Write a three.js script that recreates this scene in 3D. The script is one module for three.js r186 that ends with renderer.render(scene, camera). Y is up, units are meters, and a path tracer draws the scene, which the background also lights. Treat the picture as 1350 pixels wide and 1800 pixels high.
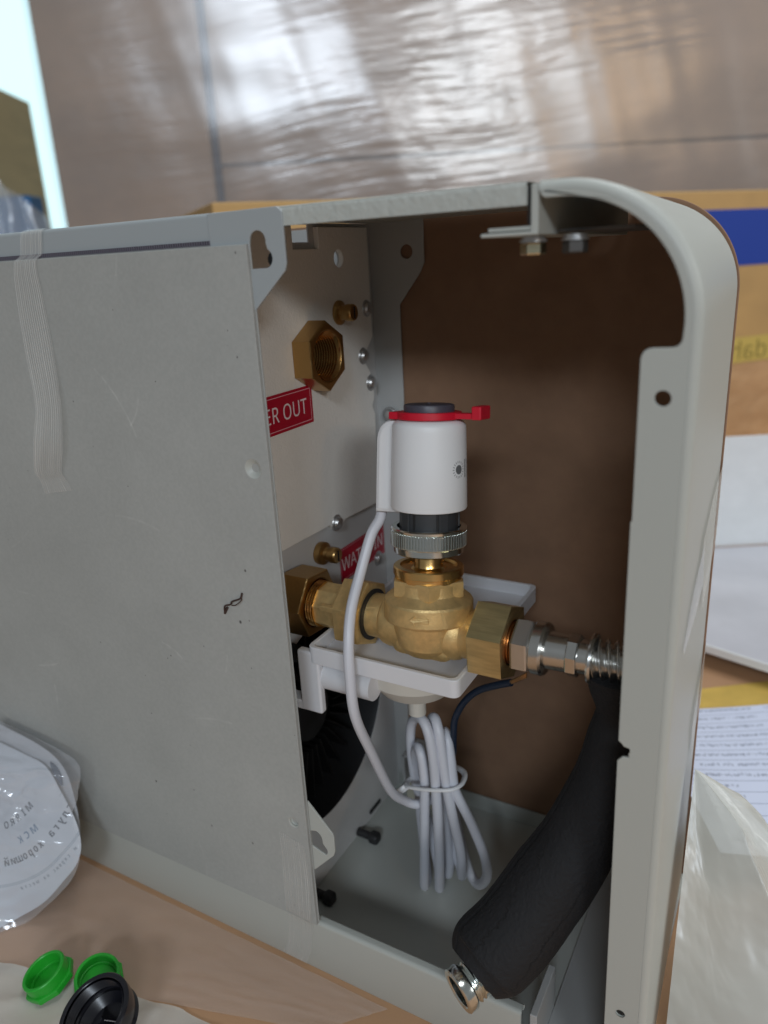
import * as THREE from 'three';
import { mergeGeometries, toCreasedNormals, mergeVertices } from 'three/addons/utils/BufferGeometryUtils.js';
import { RoundedBoxGeometry } from 'three/addons/geometries/RoundedBoxGeometry.js';
import { ImprovedNoise } from 'three/addons/math/ImprovedNoise.js';
import { RectAreaLightUniformsLib } from 'three/addons/lights/RectAreaLightUniformsLib.js';

// ---------------------------------------------------------------- camera, light, exposure
const V3 = (x, y, z) => new THREE.Vector3(x, y, z);
const scene = new THREE.Scene();
const camera = new THREE.PerspectiveCamera(68.66, 768 / 1024, 0.02, 40);
camera.position.set(0, 0.4214, 0.28);
camera.up.set(-0.1125, 0.9461, -0.3036);
camera.lookAt(V3(0, 0.4214, 0.28).add(V3(-0.4737, -0.3197, -0.8206)));
camera.focus = 0.41; camera.userData.fStop = 5.8;
scene.add(camera);
const renderer = new THREE.WebGLRenderer({ antialias: true });
renderer.toneMapping = THREE.LinearToneMapping;
renderer.toneMappingExposure = 1.0;
renderer.shadowMap.enabled = true;
RectAreaLightUniformsLib.init();

scene.background = new THREE.Color().setRGB(0.17, 0.18, 0.185);       // dim room all round

function areaLight(name, rgb, intensity, w, h, at, towards) {
  const l = new THREE.RectAreaLight(new THREE.Color().setRGB(...rgb), intensity, w, h);
  l.name = name; l.position.set(...at); l.lookAt(V3(...towards)); scene.add(l); return l;
}
// a broad window behind the camera, to the right; a warm lamp beside it; a window off to the right; ceiling tubes over the stack
areaLight('window_light', [0.83, 0.945, 1.07], 32, 0.8, 0.40, [0.95, 1.97, 3.1], [-0.2, 0.3, -0.2]);
areaLight('window_light_right', [0.90, 0.97, 1.02], 26, 0.85, 0.5, [2.75, 1.8, 3.0], [-0.2, 0.3, -0.2]);
areaLight('warm_lamp', [1.0, 0.62, 0.28], 44, 0.24, 0.2, [4.1, 1.83, 2.75], [-0.4, 0.7, -1.5]);
areaLight('side_window_light', [0.98, 1.0, 0.98], 5.0, 1.5, 0.9, [3.0, 1.5, -0.9], [0, 0.3, -0.2]);
areaLight('ceiling_tube_light', [0.95, 0.98, 1.0], 7.0, 1.8, 0.6, [0.2, 2.3, -0.6], [0, 0, -0.55]);

// ---------------------------------------------------------------- helpers (all lengths below in millimetres)
const MM = 0.001;
let seed = 7;
const rnd = () => { seed = (seed * 1664525 + 1013904223) >>> 0; return seed / 4294967296; };
const noise = new ImprovedNoise();
const fbm = (x, y, z, o = 4) => { let a = 0, s = 1, f = 1; for (let i = 0; i < o; i++) { a += s * noise.noise(x * f, y * f, z * f); s *= 0.5; f *= 2.03; } return a; };
const used = {};
const numbered = (n) => { const k = used[n] = (used[n] ?? -1) + 1; return k ? `${n}_${String(k).padStart(3, '0')}` : n; };
const bases = new WeakMap();
function tag(o, label, category, group, kind) {
  if (label) o.userData.label = label;
  if (category) o.userData.category = category;
  if (group) o.userData.group = group;
  if (kind) o.userData.kind = kind;
  return o;
}
function thing(name, label, category, base = [0, 0, 0], group) {
  const o = new THREE.Group(); o.name = numbered(name); o.position.set(base[0] * MM, base[1] * MM, base[2] * MM);
  bases.set(o, base); scene.add(o); return tag(o, label, category, group);
}
function planarUV(g, s = 100) {                                        // uv by the face's main direction, one unit = s mm
  const p = g.attributes.position, n = g.attributes.normal, uv = new Float32Array(p.count * 2);
  for (let i = 0; i < p.count; i++) {
    const ax = Math.abs(n.getX(i)), ay = Math.abs(n.getY(i)), az = Math.abs(n.getZ(i));
    const [a, b] = ax > ay && ax > az ? [p.getZ(i), p.getY(i)] : ay > az ? [p.getX(i), p.getZ(i)] : [p.getX(i), p.getY(i)];
    uv[2 * i] = a / s; uv[2 * i + 1] = b / s;
  }
  g.setAttribute('uv', new THREE.BufferAttribute(uv, 2)); return g;
}
function merged(list) {
  const gs = list.flat(9).map((g) => { const h = g.index ? g.toNonIndexed() : g.clone(); for (const k of Object.keys(h.attributes)) if (!['position', 'normal', 'uv'].includes(k)) h.deleteAttribute(k);
    if (!h.attributes.normal) h.computeVertexNormals(); if (!h.attributes.uv) planarUV(h); h.morphAttributes = {}; return h; });
  return gs.length > 1 ? mergeGeometries(gs) : gs[0];
}
function part(name, geo, mat, parent = scene, opt = {}) {
  let base = [0, 0, 0];
  for (let o = parent; o; o = o.parent) if (bases.has(o)) { base = bases.get(o); break; }
  const g = merged([geo]);
  if (opt.uv !== false) planarUV(g, opt.uv ?? 100);
  let own = base;
  if (parent === scene) { g.computeBoundingBox(); const b = g.boundingBox; own = opt.base ?? [(b.min.x + b.max.x) / 2, b.min.y, (b.min.z + b.max.z) / 2]; }
  g.translate(-own[0], -own[1], -own[2]); g.scale(MM, MM, MM);
  const m = new THREE.Mesh(g, mat); m.name = parent === scene ? numbered(name) : name; m.castShadow = m.receiveShadow = true;
  if (parent === scene) { m.position.set(own[0] * MM, own[1] * MM, own[2] * MM); bases.set(m, own); }
  parent.add(m); return tag(m, opt.label, opt.category, opt.group, opt.kind);
}
const tf = (g, m) => g.applyMatrix4(m);
const basis = (ex, ey, ez, o = [0, 0, 0]) => new THREE.Matrix4().makeBasis(V3(...ex), V3(...ey), V3(...ez)).setPosition(...o);
function box(x0, x1, y0, y1, z0, z1, r = 0.3) {
  const w = x1 - x0, h = y1 - y0, d = z1 - z0, q = Math.min(r, w / 2.01, h / 2.01, d / 2.01);
  const g = r > 0 ? new RoundedBoxGeometry(w, h, d, 2, q) : new THREE.BoxGeometry(w, h, d);
  return g.translate((x0 + x1) / 2, (y0 + y1) / 2, (z0 + z1) / 2);
}
function poly(pts, holes = []) {
  const s = new THREE.Shape(pts.map(([x, y]) => new THREE.Vector2(x, y)));
  for (const h of holes) s.holes.push(h); return s;
}
const circle = (x, y, r) => { const p = new THREE.Path(); p.absarc(x, y, r, 0, Math.PI * 2, true); return p; };
function ext(shape, depth, b = 0.25, seg = 24) {                       // from z = 0 to z = depth, edges rounded by b
  const g = new THREE.ExtrudeGeometry(shape, { depth: depth - 2 * b, bevelEnabled: b > 0, bevelThickness: b, bevelSize: b, bevelOffset: -b, bevelSegments: 2, curveSegments: seg });
  return toCreasedNormals(g.translate(0, 0, b), 0.3);
}
const YZ = (x) => basis([0, 0, -1], [0, 1, 0], [1, 0, 0], [x, 0, 0]);  // shape (a, b) -> z = -a, y = b, thickness along +x
const crease = (g, a = 0.55) => toCreasedNormals(g, a);
const lathe = (pts, seg = 48, a = 0.55) => crease(new THREE.LatheGeometry(pts.map(([r, y]) => new THREE.Vector2(r, y)), seg), a);
const latheY = (pts, x, z, seg, y = 0) => lathe(pts, seg).translate(x, y, z);
const latheX = (pts, y, z, seg) => lathe(pts, seg).rotateZ(-Math.PI / 2).translate(0, y, z);
const ngon = (n, R, t = 0, hole = 0) => poly([...Array(n)].map((_, i) => [R * Math.cos(t + i * 2 * Math.PI / n), R * Math.sin(t + i * 2 * Math.PI / n)]), hole ? [circle(0, 0, hole)] : []);
function hexX(x0, x1, y, z, R, t = 0, b = 0.8, hole = 0, n = 6) {       // prism along x, corner angle t from +z towards +y
  return tf(ext(ngon(n, R, t, hole), x1 - x0, b), basis([0, 0, 1], [0, 1, 0], [-1, 0, 0], [x1, y, z]));
}
const hexY = (y0, y1, x, z, R, t = 0, b = 0.6, hole = 0, n = 6) => tf(ext(ngon(n, R, t, hole), y1 - y0, b), basis([1, 0, 0], [0, 0, -1], [0, 1, 0], [x, y0, z]));
function tube(pts, r, n = 80, m = 14, closed = false, tension = 0.5, caps = true) {
  const c = new THREE.CatmullRomCurve3(pts.map((p) => V3(...p)), closed, 'catmullrom', tension);
  const g = new THREE.TubeGeometry(c, n, 1, m, closed), p = g.attributes.position, q = V3(0, 0, 0), f = typeof r === 'function' ? r : () => r;
  for (let i = 0; i <= n; i++) { c.getPointAt(i / n, q); for (let j = 0; j <= m; j++) { const k = i * (m + 1) + j, s = f(i / n, j / m * Math.PI * 2); p.setXYZ(k, q.x + (p.getX(k) - q.x) * s, q.y + (p.getY(k) - q.y) * s, q.z + (p.getZ(k) - q.z) * s); } }
  g.computeVertexNormals();
  if (closed || !caps) return g;
  const ends = [0, 1].map((e) => { const s = [], o = c.getPointAt(e), i = e * n; for (let j = 0; j < m; j++) { const a = i * (m + 1) + j, b = a + 1; s.push(o.x, o.y, o.z, ...(e ? [p.getX(a), p.getY(a), p.getZ(a), p.getX(b), p.getY(b), p.getZ(b)] : [p.getX(b), p.getY(b), p.getZ(b), p.getX(a), p.getY(a), p.getZ(a)])); }
    const h = new THREE.BufferGeometry(); h.setAttribute('position', new THREE.Float32BufferAttribute(s, 3)); h.computeVertexNormals(); return planarUV(h); });
  return merged([g, ...ends]);
}
function sheet(nu, nv, f) {                                            // surface from f(u, v) -> [x, y, z]
  const pos = [], uv = [], idx = [];
  for (let j = 0; j <= nv; j++) for (let i = 0; i <= nu; i++) { pos.push(...f(i / nu, j / nv)); uv.push(i / nu, j / nv); }
  for (let j = 0; j < nv; j++) for (let i = 0; i < nu; i++) { const a = j * (nu + 1) + i, b = a + 1, c = a + nu + 1, d = c + 1; idx.push(a, b, d, a, d, c); }
  const g = new THREE.BufferGeometry(); g.setAttribute('position', new THREE.Float32BufferAttribute(pos, 3)); g.setAttribute('uv', new THREE.Float32BufferAttribute(uv, 2)); g.setIndex(idx); g.computeVertexNormals(); return g;
}
function profileX(pts, x0, x1) {                                       // a bent sheet: section points [z, y] drawn along x
  return crease(sheet(1, pts.length - 1, (u, v) => { const [z, y] = pts[Math.round(v * (pts.length - 1))]; return [x0 + (x1 - x0) * u, y, z]; }), 0.6);
}
// background places: s to the right, y up, d ahead of the camera's standpoint, turned 30 degrees from the unit
const FH = [-0.5, -0.86603], RT = [0.86603, -0.5];
const bgp = (s, y, d) => [RT[0] * s + FH[0] * d, y, 280 + RT[1] * s + FH[1] * d];
const bgm = (s, y, d, turn = 0) => new THREE.Matrix4().makeRotationY(Math.PI / 6 + turn).setPosition(...bgp(s, y, d));

// ---------------------------------------------------------------- textures
function tex(w, h, fn, srgb = false, rep = [1, 1]) {
  const d = new Uint8Array(w * h * 4);
  for (let y = 0; y < h; y++) for (let x = 0; x < w; x++) { const c = fn(x / w, y / h, x, y), k = (y * w + x) * 4; if (typeof c === 'number') d[k] = d[k + 1] = d[k + 2] = c; else { d[k] = c[0]; d[k + 1] = c[1]; d[k + 2] = c[2]; } d[k + 3] = 255; }
  const t = new THREE.DataTexture(d, w, h); t.magFilter = THREE.LinearFilter; t.minFilter = THREE.LinearFilter; t.wrapS = t.wrapT = THREE.RepeatWrapping; t.repeat.set(...rep);
  if (srgb) t.colorSpace = THREE.SRGBColorSpace; t.needsUpdate = true; return t;
}
const hash = (x, y, s) => { let h = (x * 374761393 + y * 668265263 + s * 1274126177) | 0; h = Math.imul(h ^ (h >>> 13), 1274126177); return ((h ^ (h >>> 16)) >>> 0) / 4294967296; };
function vn(u, v, nx, ny, s) {                                         // tiling value noise, nx by ny cells
  const x = u * nx, y = v * ny, i = Math.floor(x), j = Math.floor(y), a = x - i, b = y - j, f = a * a * (3 - 2 * a), g = b * b * (3 - 2 * b), H = (p, q) => hash(((p % nx) + nx) % nx, ((q % ny) + ny) % ny, s);
  return (H(i, j) * (1 - f) + H(i + 1, j) * f) * (1 - g) + (H(i, j + 1) * (1 - f) + H(i + 1, j + 1) * f) * g;
}
const multi = (u, v, nx, ny, s, o = 4) => { let a = 0, w = 1, t = 0; for (let k = 0; k < o; k++) { a += w * vn(u, v, nx << k, ny << k, s + k); t += w; w *= 0.55; } return a / t; };
const clamp = (x, a = 0, b = 1) => Math.max(a, Math.min(b, x));
const T = {
  peel: tex(512, 512, (u, v) => 255 * multi(u, v, 48, 48, 11, 3)),
  grain: tex(512, 512, (u, v) => 255 * multi(u, v, 90, 90, 3, 2)),
  soft: tex(512, 512, (u, v) => 255 * multi(u, v, 4, 4, 21, 6)),
  brush: tex(512, 512, (u, v) => 255 * (0.6 * vn(u, v, 3, 220, 5) + 0.4 * vn(u, v, 8, 500, 6))),
  castGrain: tex(512, 512, (u, v) => 255 * multi(u, v, 200, 200, 13, 1)),
  foam: tex(512, 512, (u, v) => 255 * Math.pow(multi(u, v, 70, 70, 31, 3), 1.3)),
};
const lin = (r, g, b) => new THREE.Color().setRGB(r, g, b);
const std = (o) => new THREE.MeshStandardMaterial({ side: THREE.DoubleSide, ...o });
const phy = (o) => new THREE.MeshPhysicalMaterial({ side: THREE.DoubleSide, ...o });
const tint = (c, lo, hi, nx, ny, s, o = 5, w = 512) => tex(w, w, (u, v) => { const k = lo + (hi - lo) * multi(u, v, nx, ny, s, o); return c.map((x) => clamp(x * k, 0, 255)); }, true);
const panelMap = tex(1024, 1024, (() => {
  const scuffs = [...Array(26)].map(() => { const a = -2.6 + 5 * rnd(); return [rnd(), rnd(), 0.03 + 0.2 * rnd(), a, a + 0.25 + 0.5 * rnd(), 0.04 + 0.1 * rnd()]; });
  const specks = [...Array(70)].map(() => [rnd(), rnd(), 0.0004 + 0.0013 * rnd() * rnd(), 0.25 + 0.5 * rnd()]);
  return (u, v) => { let k = 0.93 + 0.12 * multi(u, v, 5, 5, 41, 6) + 0.035 * (vn(u, v, 300, 300, 44) - 0.5); let r = 0; for (const [x, y, q, d] of specks) { const e = Math.hypot(u - x, (v - y) * 0.8) / q; if (e < 1.6) r = Math.max(r, d * clamp(1.6 - e)); } for (const [x, y, R, a0, a1, d] of scuffs) { const q = Math.hypot(u - x, v - y) - R, a = Math.atan2(v - y, u - x); if (Math.abs(q) < 0.0022 && a > a0 && a < a1) k *= 1 + d * (1 - Math.abs(q) / 0.0022) * vn(u, v, 90, 90, 47); } k *= 1 - r; return [169 * k, 170 * k * (1 - 0.03 * r), 166 * k * (1 - 0.06 * r)]; };
})(), true);
const M = {
  paint: std({ color: lin(0.46, 0.475, 0.44), roughness: 0.42, bumpMap: T.peel, bumpScale: 0.00004 }),
  paintRough: std({ color: lin(0.47, 0.485, 0.45), roughness: 0.45, bumpMap: tex(512, 512, (u, v) => 255 * multi(u, v, 42, 42, 17, 2)), bumpScale: 0.00045 }),
  rail: std({ color: lin(0.36, 0.39, 0.40), roughness: 0.4, bumpMap: T.peel, bumpScale: 0.00002 }),
  panel: std({ map: panelMap, roughness: 0.8, bumpMap: T.soft, bumpScale: 0.0009 }),
  inner: std({ color: lin(0.42, 0.42, 0.41), roughness: 0.5 }),
  wall: std({ color: lin(0.58, 0.57, 0.56), roughness: 0.5 }),
  insul: std({ map: tint([238, 234, 227], 0.985, 1.015, 5, 5, 71), roughness: 0.8, bumpMap: T.grain, bumpScale: 0.00015 }),
  dark: std({ color: lin(0.012, 0.012, 0.013), roughness: 0.5 }),
  rubber: std({ color: lin(0.02, 0.02, 0.021), roughness: 0.55 }),
  grommet: std({ color: lin(0.10, 0.09, 0.115), roughness: 0.4 }),
  zinc: std({ color: lin(0.55, 0.55, 0.55), roughness: 0.35, metalness: 0.9 }),
  cast: std({ map: tint([232, 200, 140], 0.9, 1.06, 30, 30, 95, 3), metalness: 0.78, roughness: 0.5, bumpMap: T.castGrain, bumpScale: 0.00006 }),
  brass: std({ map: tint([218, 200, 150], 0.84, 1.08, 6, 40, 91), metalness: 1, roughness: 0.36, bumpMap: T.brush, bumpScale: 0.00006 }),
  brassShiny: std({ color: lin(0.80, 0.50, 0.20), metalness: 1, roughness: 0.2 }),
  brassDark: std({ color: lin(0.50, 0.31, 0.12), metalness: 1, roughness: 0.34, bumpMap: T.grain, bumpScale: 0.0001 }),
  copper: std({ color: lin(0.55, 0.24, 0.10), metalness: 1, roughness: 0.3 }),
  chrome: std({ color: lin(0.74, 0.77, 0.74), metalness: 1, roughness: 0.17 }),
  nickel: std({ color: lin(0.62, 0.60, 0.57), metalness: 1, roughness: 0.36, bumpMap: T.brush, bumpScale: 0.00003 }),
  steel: std({ color: lin(0.66, 0.65, 0.62), metalness: 1, roughness: 0.24 }),
  white: std({ color: lin(0.82, 0.82, 0.825), roughness: 0.42, bumpMap: T.grain, bumpScale: 0.00003 }),
  tray: std({ color: lin(0.72, 0.72, 0.74), roughness: 0.38 }),
  collar: std({ color: lin(0.035, 0.037, 0.04), roughness: 0.5 }),
  cap: std({ color: lin(0.07, 0.065, 0.085), roughness: 0.4 }),
  red: std({ color: lin(0.62, 0.008, 0.03), roughness: 0.4 }),
  cable: std({ color: lin(0.66, 0.67, 0.72), roughness: 0.4 }),
  wire: std({ color: lin(0.012, 0.022, 0.042), roughness: 0.4 }),
  foam: std({ color: lin(0.008, 0.008, 0.0095), roughness: 0.78, bumpMap: T.foam, bumpScale: 0.0004 }),
  kraft: std({ map: tint([140, 108, 84], 0.94, 1.06, 7, 7, 51), roughness: 0.85 }),
  kraftEdge: std({ map: tint([160, 126, 92], 0.88, 1.12, 40, 6, 52), roughness: 0.9 }),
};

// ---------------------------------------------------------------- the surface everything stands on
const tableMap = tex(1024, 1024, (u, v) => { const g = multi(u, v, 6, 14, 61, 6), s = multi(u, v, 4, 4, 65, 5); const k = 0.9 + 0.14 * g + 0.1 * (s - 0.5); return [190 * k, 148 * k, 112 * k]; }, true);
tag(part('table', box(-1500, 900, -30, 0, -1650, 900, 2), std({ map: tableMap, roughness: 0.62, bumpMap: T.soft, bumpScale: 0.0005 }), scene, { uv: 600 }), 'wide brown table top under the grey unit and its papers', 'table', null, 'structure');

// ---------------------------------------------------------------- the fan coil unit
const unit = thing('fan_coil_unit', 'pale grey metal fan coil unit standing open at its right end', 'fan coil unit', [-300, 0, -88]);
const D = -176;
{ // right-hand side shell: front flange with cut-outs, rounded corner, side wall
  const f = 3.4, cx = -83, cy = 395, s = new THREE.Shape();
  s.moveTo(-90.5, 445 - f); s.lineTo(cx, 445 - f); s.absarc(cx, cy, 50 - f, Math.PI / 2, 0, true); s.lineTo(-33 - f, 0);
  s.lineTo(-51.8, 0); s.lineTo(-53, 212.5); s.lineTo(-51, 215); s.lineTo(-48.2, 215.4); s.lineTo(-48.6, 217); s.lineTo(-48, 218.4); s.lineTo(-48.3, 219.8); s.lineTo(-50.6, 220.2); s.lineTo(-51.6, 221.4); s.lineTo(-53, 222.6);
  s.lineTo(-53.2, 321); s.lineTo(-52.7, 321.6); s.lineTo(-52.9, 382); s.quadraticCurveTo(-52.9, 386.6, -48.6, 386.8); s.lineTo(-42.6, 387); s.quadraticCurveTo(-39.4, 387.2, -39.2, 390.6); s.lineTo(-39, cy);
  s.absarc(cx, cy, 44, 0, Math.PI / 2, false); s.lineTo(-88, 439); s.quadraticCurveTo(-90.6, 439.2, -91, 442); s.lineTo(-90.5, 445 - f);
  s.holes.push(circle(-44.4, 369, 3.3), circle(-44.8, 69, 2.6));
  const shell = part('side_shell', (() => {
    const path = [];                                                   // outer line with its outward direction
    path.push([-91, 445, 0, 1], [-86, 445, 0, 1]);
    for (let i = 0; i <= 28; i++) { const a = Math.PI / 2 * (1 - i / 28); path.push([cx + 50 * Math.cos(a), cy + 50 * Math.sin(a), Math.cos(a), Math.sin(a)]); }
    for (let i = 1; i <= 24; i++) path.push([-33, cy - i * cy / 24, 1, 0]);
    const sec = [];                                                    // [inward, z]
    for (let i = 0; i <= 8; i++) { const a = i / 8 * Math.PI / 2; sec.push([f * (1 - Math.sin(a)), -f * (1 - Math.cos(a))]); }
    sec.push([0, -18], [1.4, -60], [3.4, -120], [5.2, D + 1], [6.4, D + 1], [4.6, -120], [2.6, -60], [1.2, -f]);
    return [ext(s, 1.2, 0.35, 40).translate(0, 0, -1.2), crease(sheet(sec.length - 1, path.length - 1, (u, v) => { const [x, y, nx, ny] = path[Math.round(v * (path.length - 1))], [o, z] = sec[Math.round(u * (sec.length - 1))]; const q = u * (sec.length - 1) > 8.5 && z < -f - 1 ? 0.25 + 0.75 * nx : 1; return [x - nx * o * (o > 1.2 ? q : 1), y - ny * o * q, z]; }), 0.5)];
  })(), M.paint, unit, { label: 'rounded pale grey side shell with a cut-out front flange' });
  // the tongue at the foot of the shell, inside
  part('foot_flange', [box(-92, -88, 3, 34, -40, -6, 0.6), box(-88, -36, 2.5, 4, -150, -8, 0.4)], M.inner, unit);
}
{ // top: rough painted lid edge on the right, rail on the left, Z-shaped joint
  const bend = (yb, yt, zb, zt) => { const p = [[-1.2, yb], [0, yb]], r = 2; for (let i = 0; i <= 6; i++) { const a = i / 6 * Math.PI / 2; p.push([-r + r * Math.cos(a), yt - r + r * Math.sin(a)]); } p.push([zt, yt], [zt, yt - 1.2], [-1.2, yt - 1.2], [-1.2, yb]); return p; };
  part('top_cover', [profileX(bend(437, 445, 0, D), -244, -95.6), box(-266, -244, 443.8, 445, D, -3, 0.2)], M.paintRough, unit, { label: 'top cover edge with rough textured paint' });
  part('top_rail', profileX(bend(433.2, 445, 0, -22), -760, -244.4), M.rail, unit);
  const ribs = []; for (let x = -640; x < -245; x += 1.5) ribs.push(new THREE.CylinderGeometry(0.55, 0.55, 2.1, 6).translate(x, 432.1, 0.5));
  part('edge_trim', [box(-760, -245, 431.2, 433, -2, 0.2, 0.2), ribs], M.grommet, unit, { label: 'dark ribbed edge trim under the rail' });
  part('joint_bracket', [
    box(-94.2, -91.4, 427.6, 444, -150, -0.8, 0.5), box(-113.6, -91.4, 426.8, 428.2, -150, -0.6, 0.4), box(-111, -93.6, 428.5, 430, -150, -1.5, 0.4),
  ], M.paint, unit, { label: 'folded Z-shaped bracket joining cover and side shell' });
  const rb = []; for (let y = 430.5; y < 443; y += 1.3) rb.push(box(-95.9, -94.5, y, y + 0.8, -30, -1.6, 0.2));
  part('edge_trim', [box(-95.5, -94.4, 430, 443.6, -40, -2, 0.2), rb], M.dark, unit);
  part('mounting_plate', box(-91, -62, 427.8, 428.8, -120, -24, 0.4), std({ color: lin(0.1, 0.1, 0.1), roughness: 0.6 }), unit);
  for (const [x, z, m] of [[-97.8, -15, M.zinc], [-83.5, -22, M.zinc]]) {
    const b = part('nut', hexY(419.6, 424.4, x, z, 4.9, 0.35, 0.8), x < -90 ? std({ color: lin(0.66, 0.60, 0.42), metalness: 1, roughness: 0.2 }) : std({ color: lin(0.09, 0.085, 0.08), metalness: 0.6, roughness: 0.5 }), unit);
    part('washer', [latheY([[0.1, 424.4], [5.3, 424.4], [5.3, 425.3], [4.6, 425.4], [4.6, 426.6], [0.1, 426.6]], x, z, 32)], m, b);
  }
}
{ // front: keyhole brackets, board panel, base
  const key = new THREE.Path();
  const kb = [[-245, 444.6], [-206, 445], [-203.4, 442.8], [-203.4, 421.5], [-204.4, 418.6], [-222.8, 402], [-245, 402]];
  key.moveTo(-223.4, 420); key.lineTo(-213.6, 420.2); key.absarc(-214.6, 424.2, 4, -1.2, 1.1, false); key.lineTo(-213.6, 430.5); key.absarc(-217.8, 431.6, 4.3, 0, Math.PI * 0.92, false); key.lineTo(-223.4, 426); key.lineTo(-223.4, 420);
  part('keyhole_bracket', ext(poly(kb, [key]), 1.2, 0.3).translate(0, 0, -0.4), M.rail, unit, { label: 'upper hanging bracket with a keyhole slot' });
  part('screw', [latheY([[0.1, -3], [4, -3], [4, 0], [3, 1.6], [0.1, 2]], 0, 0, 24).rotateX(Math.PI / 2).translate(-214.8, 423.6, -7)], M.dark, unit);
  const lk = new THREE.Path(); lk.moveTo(-222.6, 99); lk.lineTo(-213.4, 95.8); lk.quadraticCurveTo(-211.2, 97.4, -211.9, 100); lk.lineTo(-214.6, 103.6); lk.quadraticCurveTo(-214.2, 109.6, -218.6, 110.8); lk.lineTo(-222.6, 109.6); lk.lineTo(-222.6, 99);
  part('keyhole_bracket', ext(poly([[-236, 131], [-222.5, 130], [-207, 113], [-206.4, 111], [-206.4, 101], [-207.6, 97.4], [-222, 81.4], [-236, 79]], [lk]), 1.2, 0.3).translate(0, 0, -1.3), M.paint, unit, { label: 'lower hanging tab with a keyhole slot' });

  const ps = poly([[-760, 40.6], [-223, 40.6], [-222.7, 236], [-223, 430.6], [-760, 430.6]], [circle(-233, 327, 4.9), circle(-232, 114, 3.4)]);
  const pl = part('front_panel', [ext(ps, 2, 0.3, 32).translate(0, 0, 0.6), box(-759, -222.3, 41.4, 431.3, 0.05, 0.6, 0.1)], M.panel, unit, { label: 'large matt grey board panel with scuffs and specks', uv: 420 });
  for (const [x, y, R, r] of [[-233, 327, 4.9, 2.2], [-232, 114, 3.4, 2.3]]) part('screw_hole', [crease(new THREE.LatheGeometry([[R + 0.1, 2.5], [R - 0.6, 2.2], [r + 0.6, 1.1], [r, 0.7], [r, -5]].map((p) => new THREE.Vector2(...p)), 36), 0.8).rotateX(Math.PI / 2).translate(x, y, 0), new THREE.CylinderGeometry(r, r, 0.6, 24).rotateX(Math.PI / 2).translate(x, y, -5)], M.paint, pl);
  const lp = [[-1.2, 1], [-0.4, 0], [0, 1], [0, 36]]; for (let i = 0; i <= 6; i++) { const a = i / 6 * Math.PI / 2; lp.push([-2.4 + 2.4 * Math.cos(a), 37.4 + 2.4 * Math.sin(a)]); } lp.push([-5.4, 39.6], [-6.6, 38.6], [-6.8, 36], [-5.2, 36], [-4.8, 38.2], [-2, 38.4], [-1.3, 36], [-1.2, 1]);
  part('base_pan', [profileX(lp, -760, -95), box(-760, -36, 0.6, 2.4, D, -0.6, 0.3), box(-262, -40, 2.4, 16, D, D + 1.2, 0.3)], M.paint, unit, { label: 'base tray with a folded front lip' });
}
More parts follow.
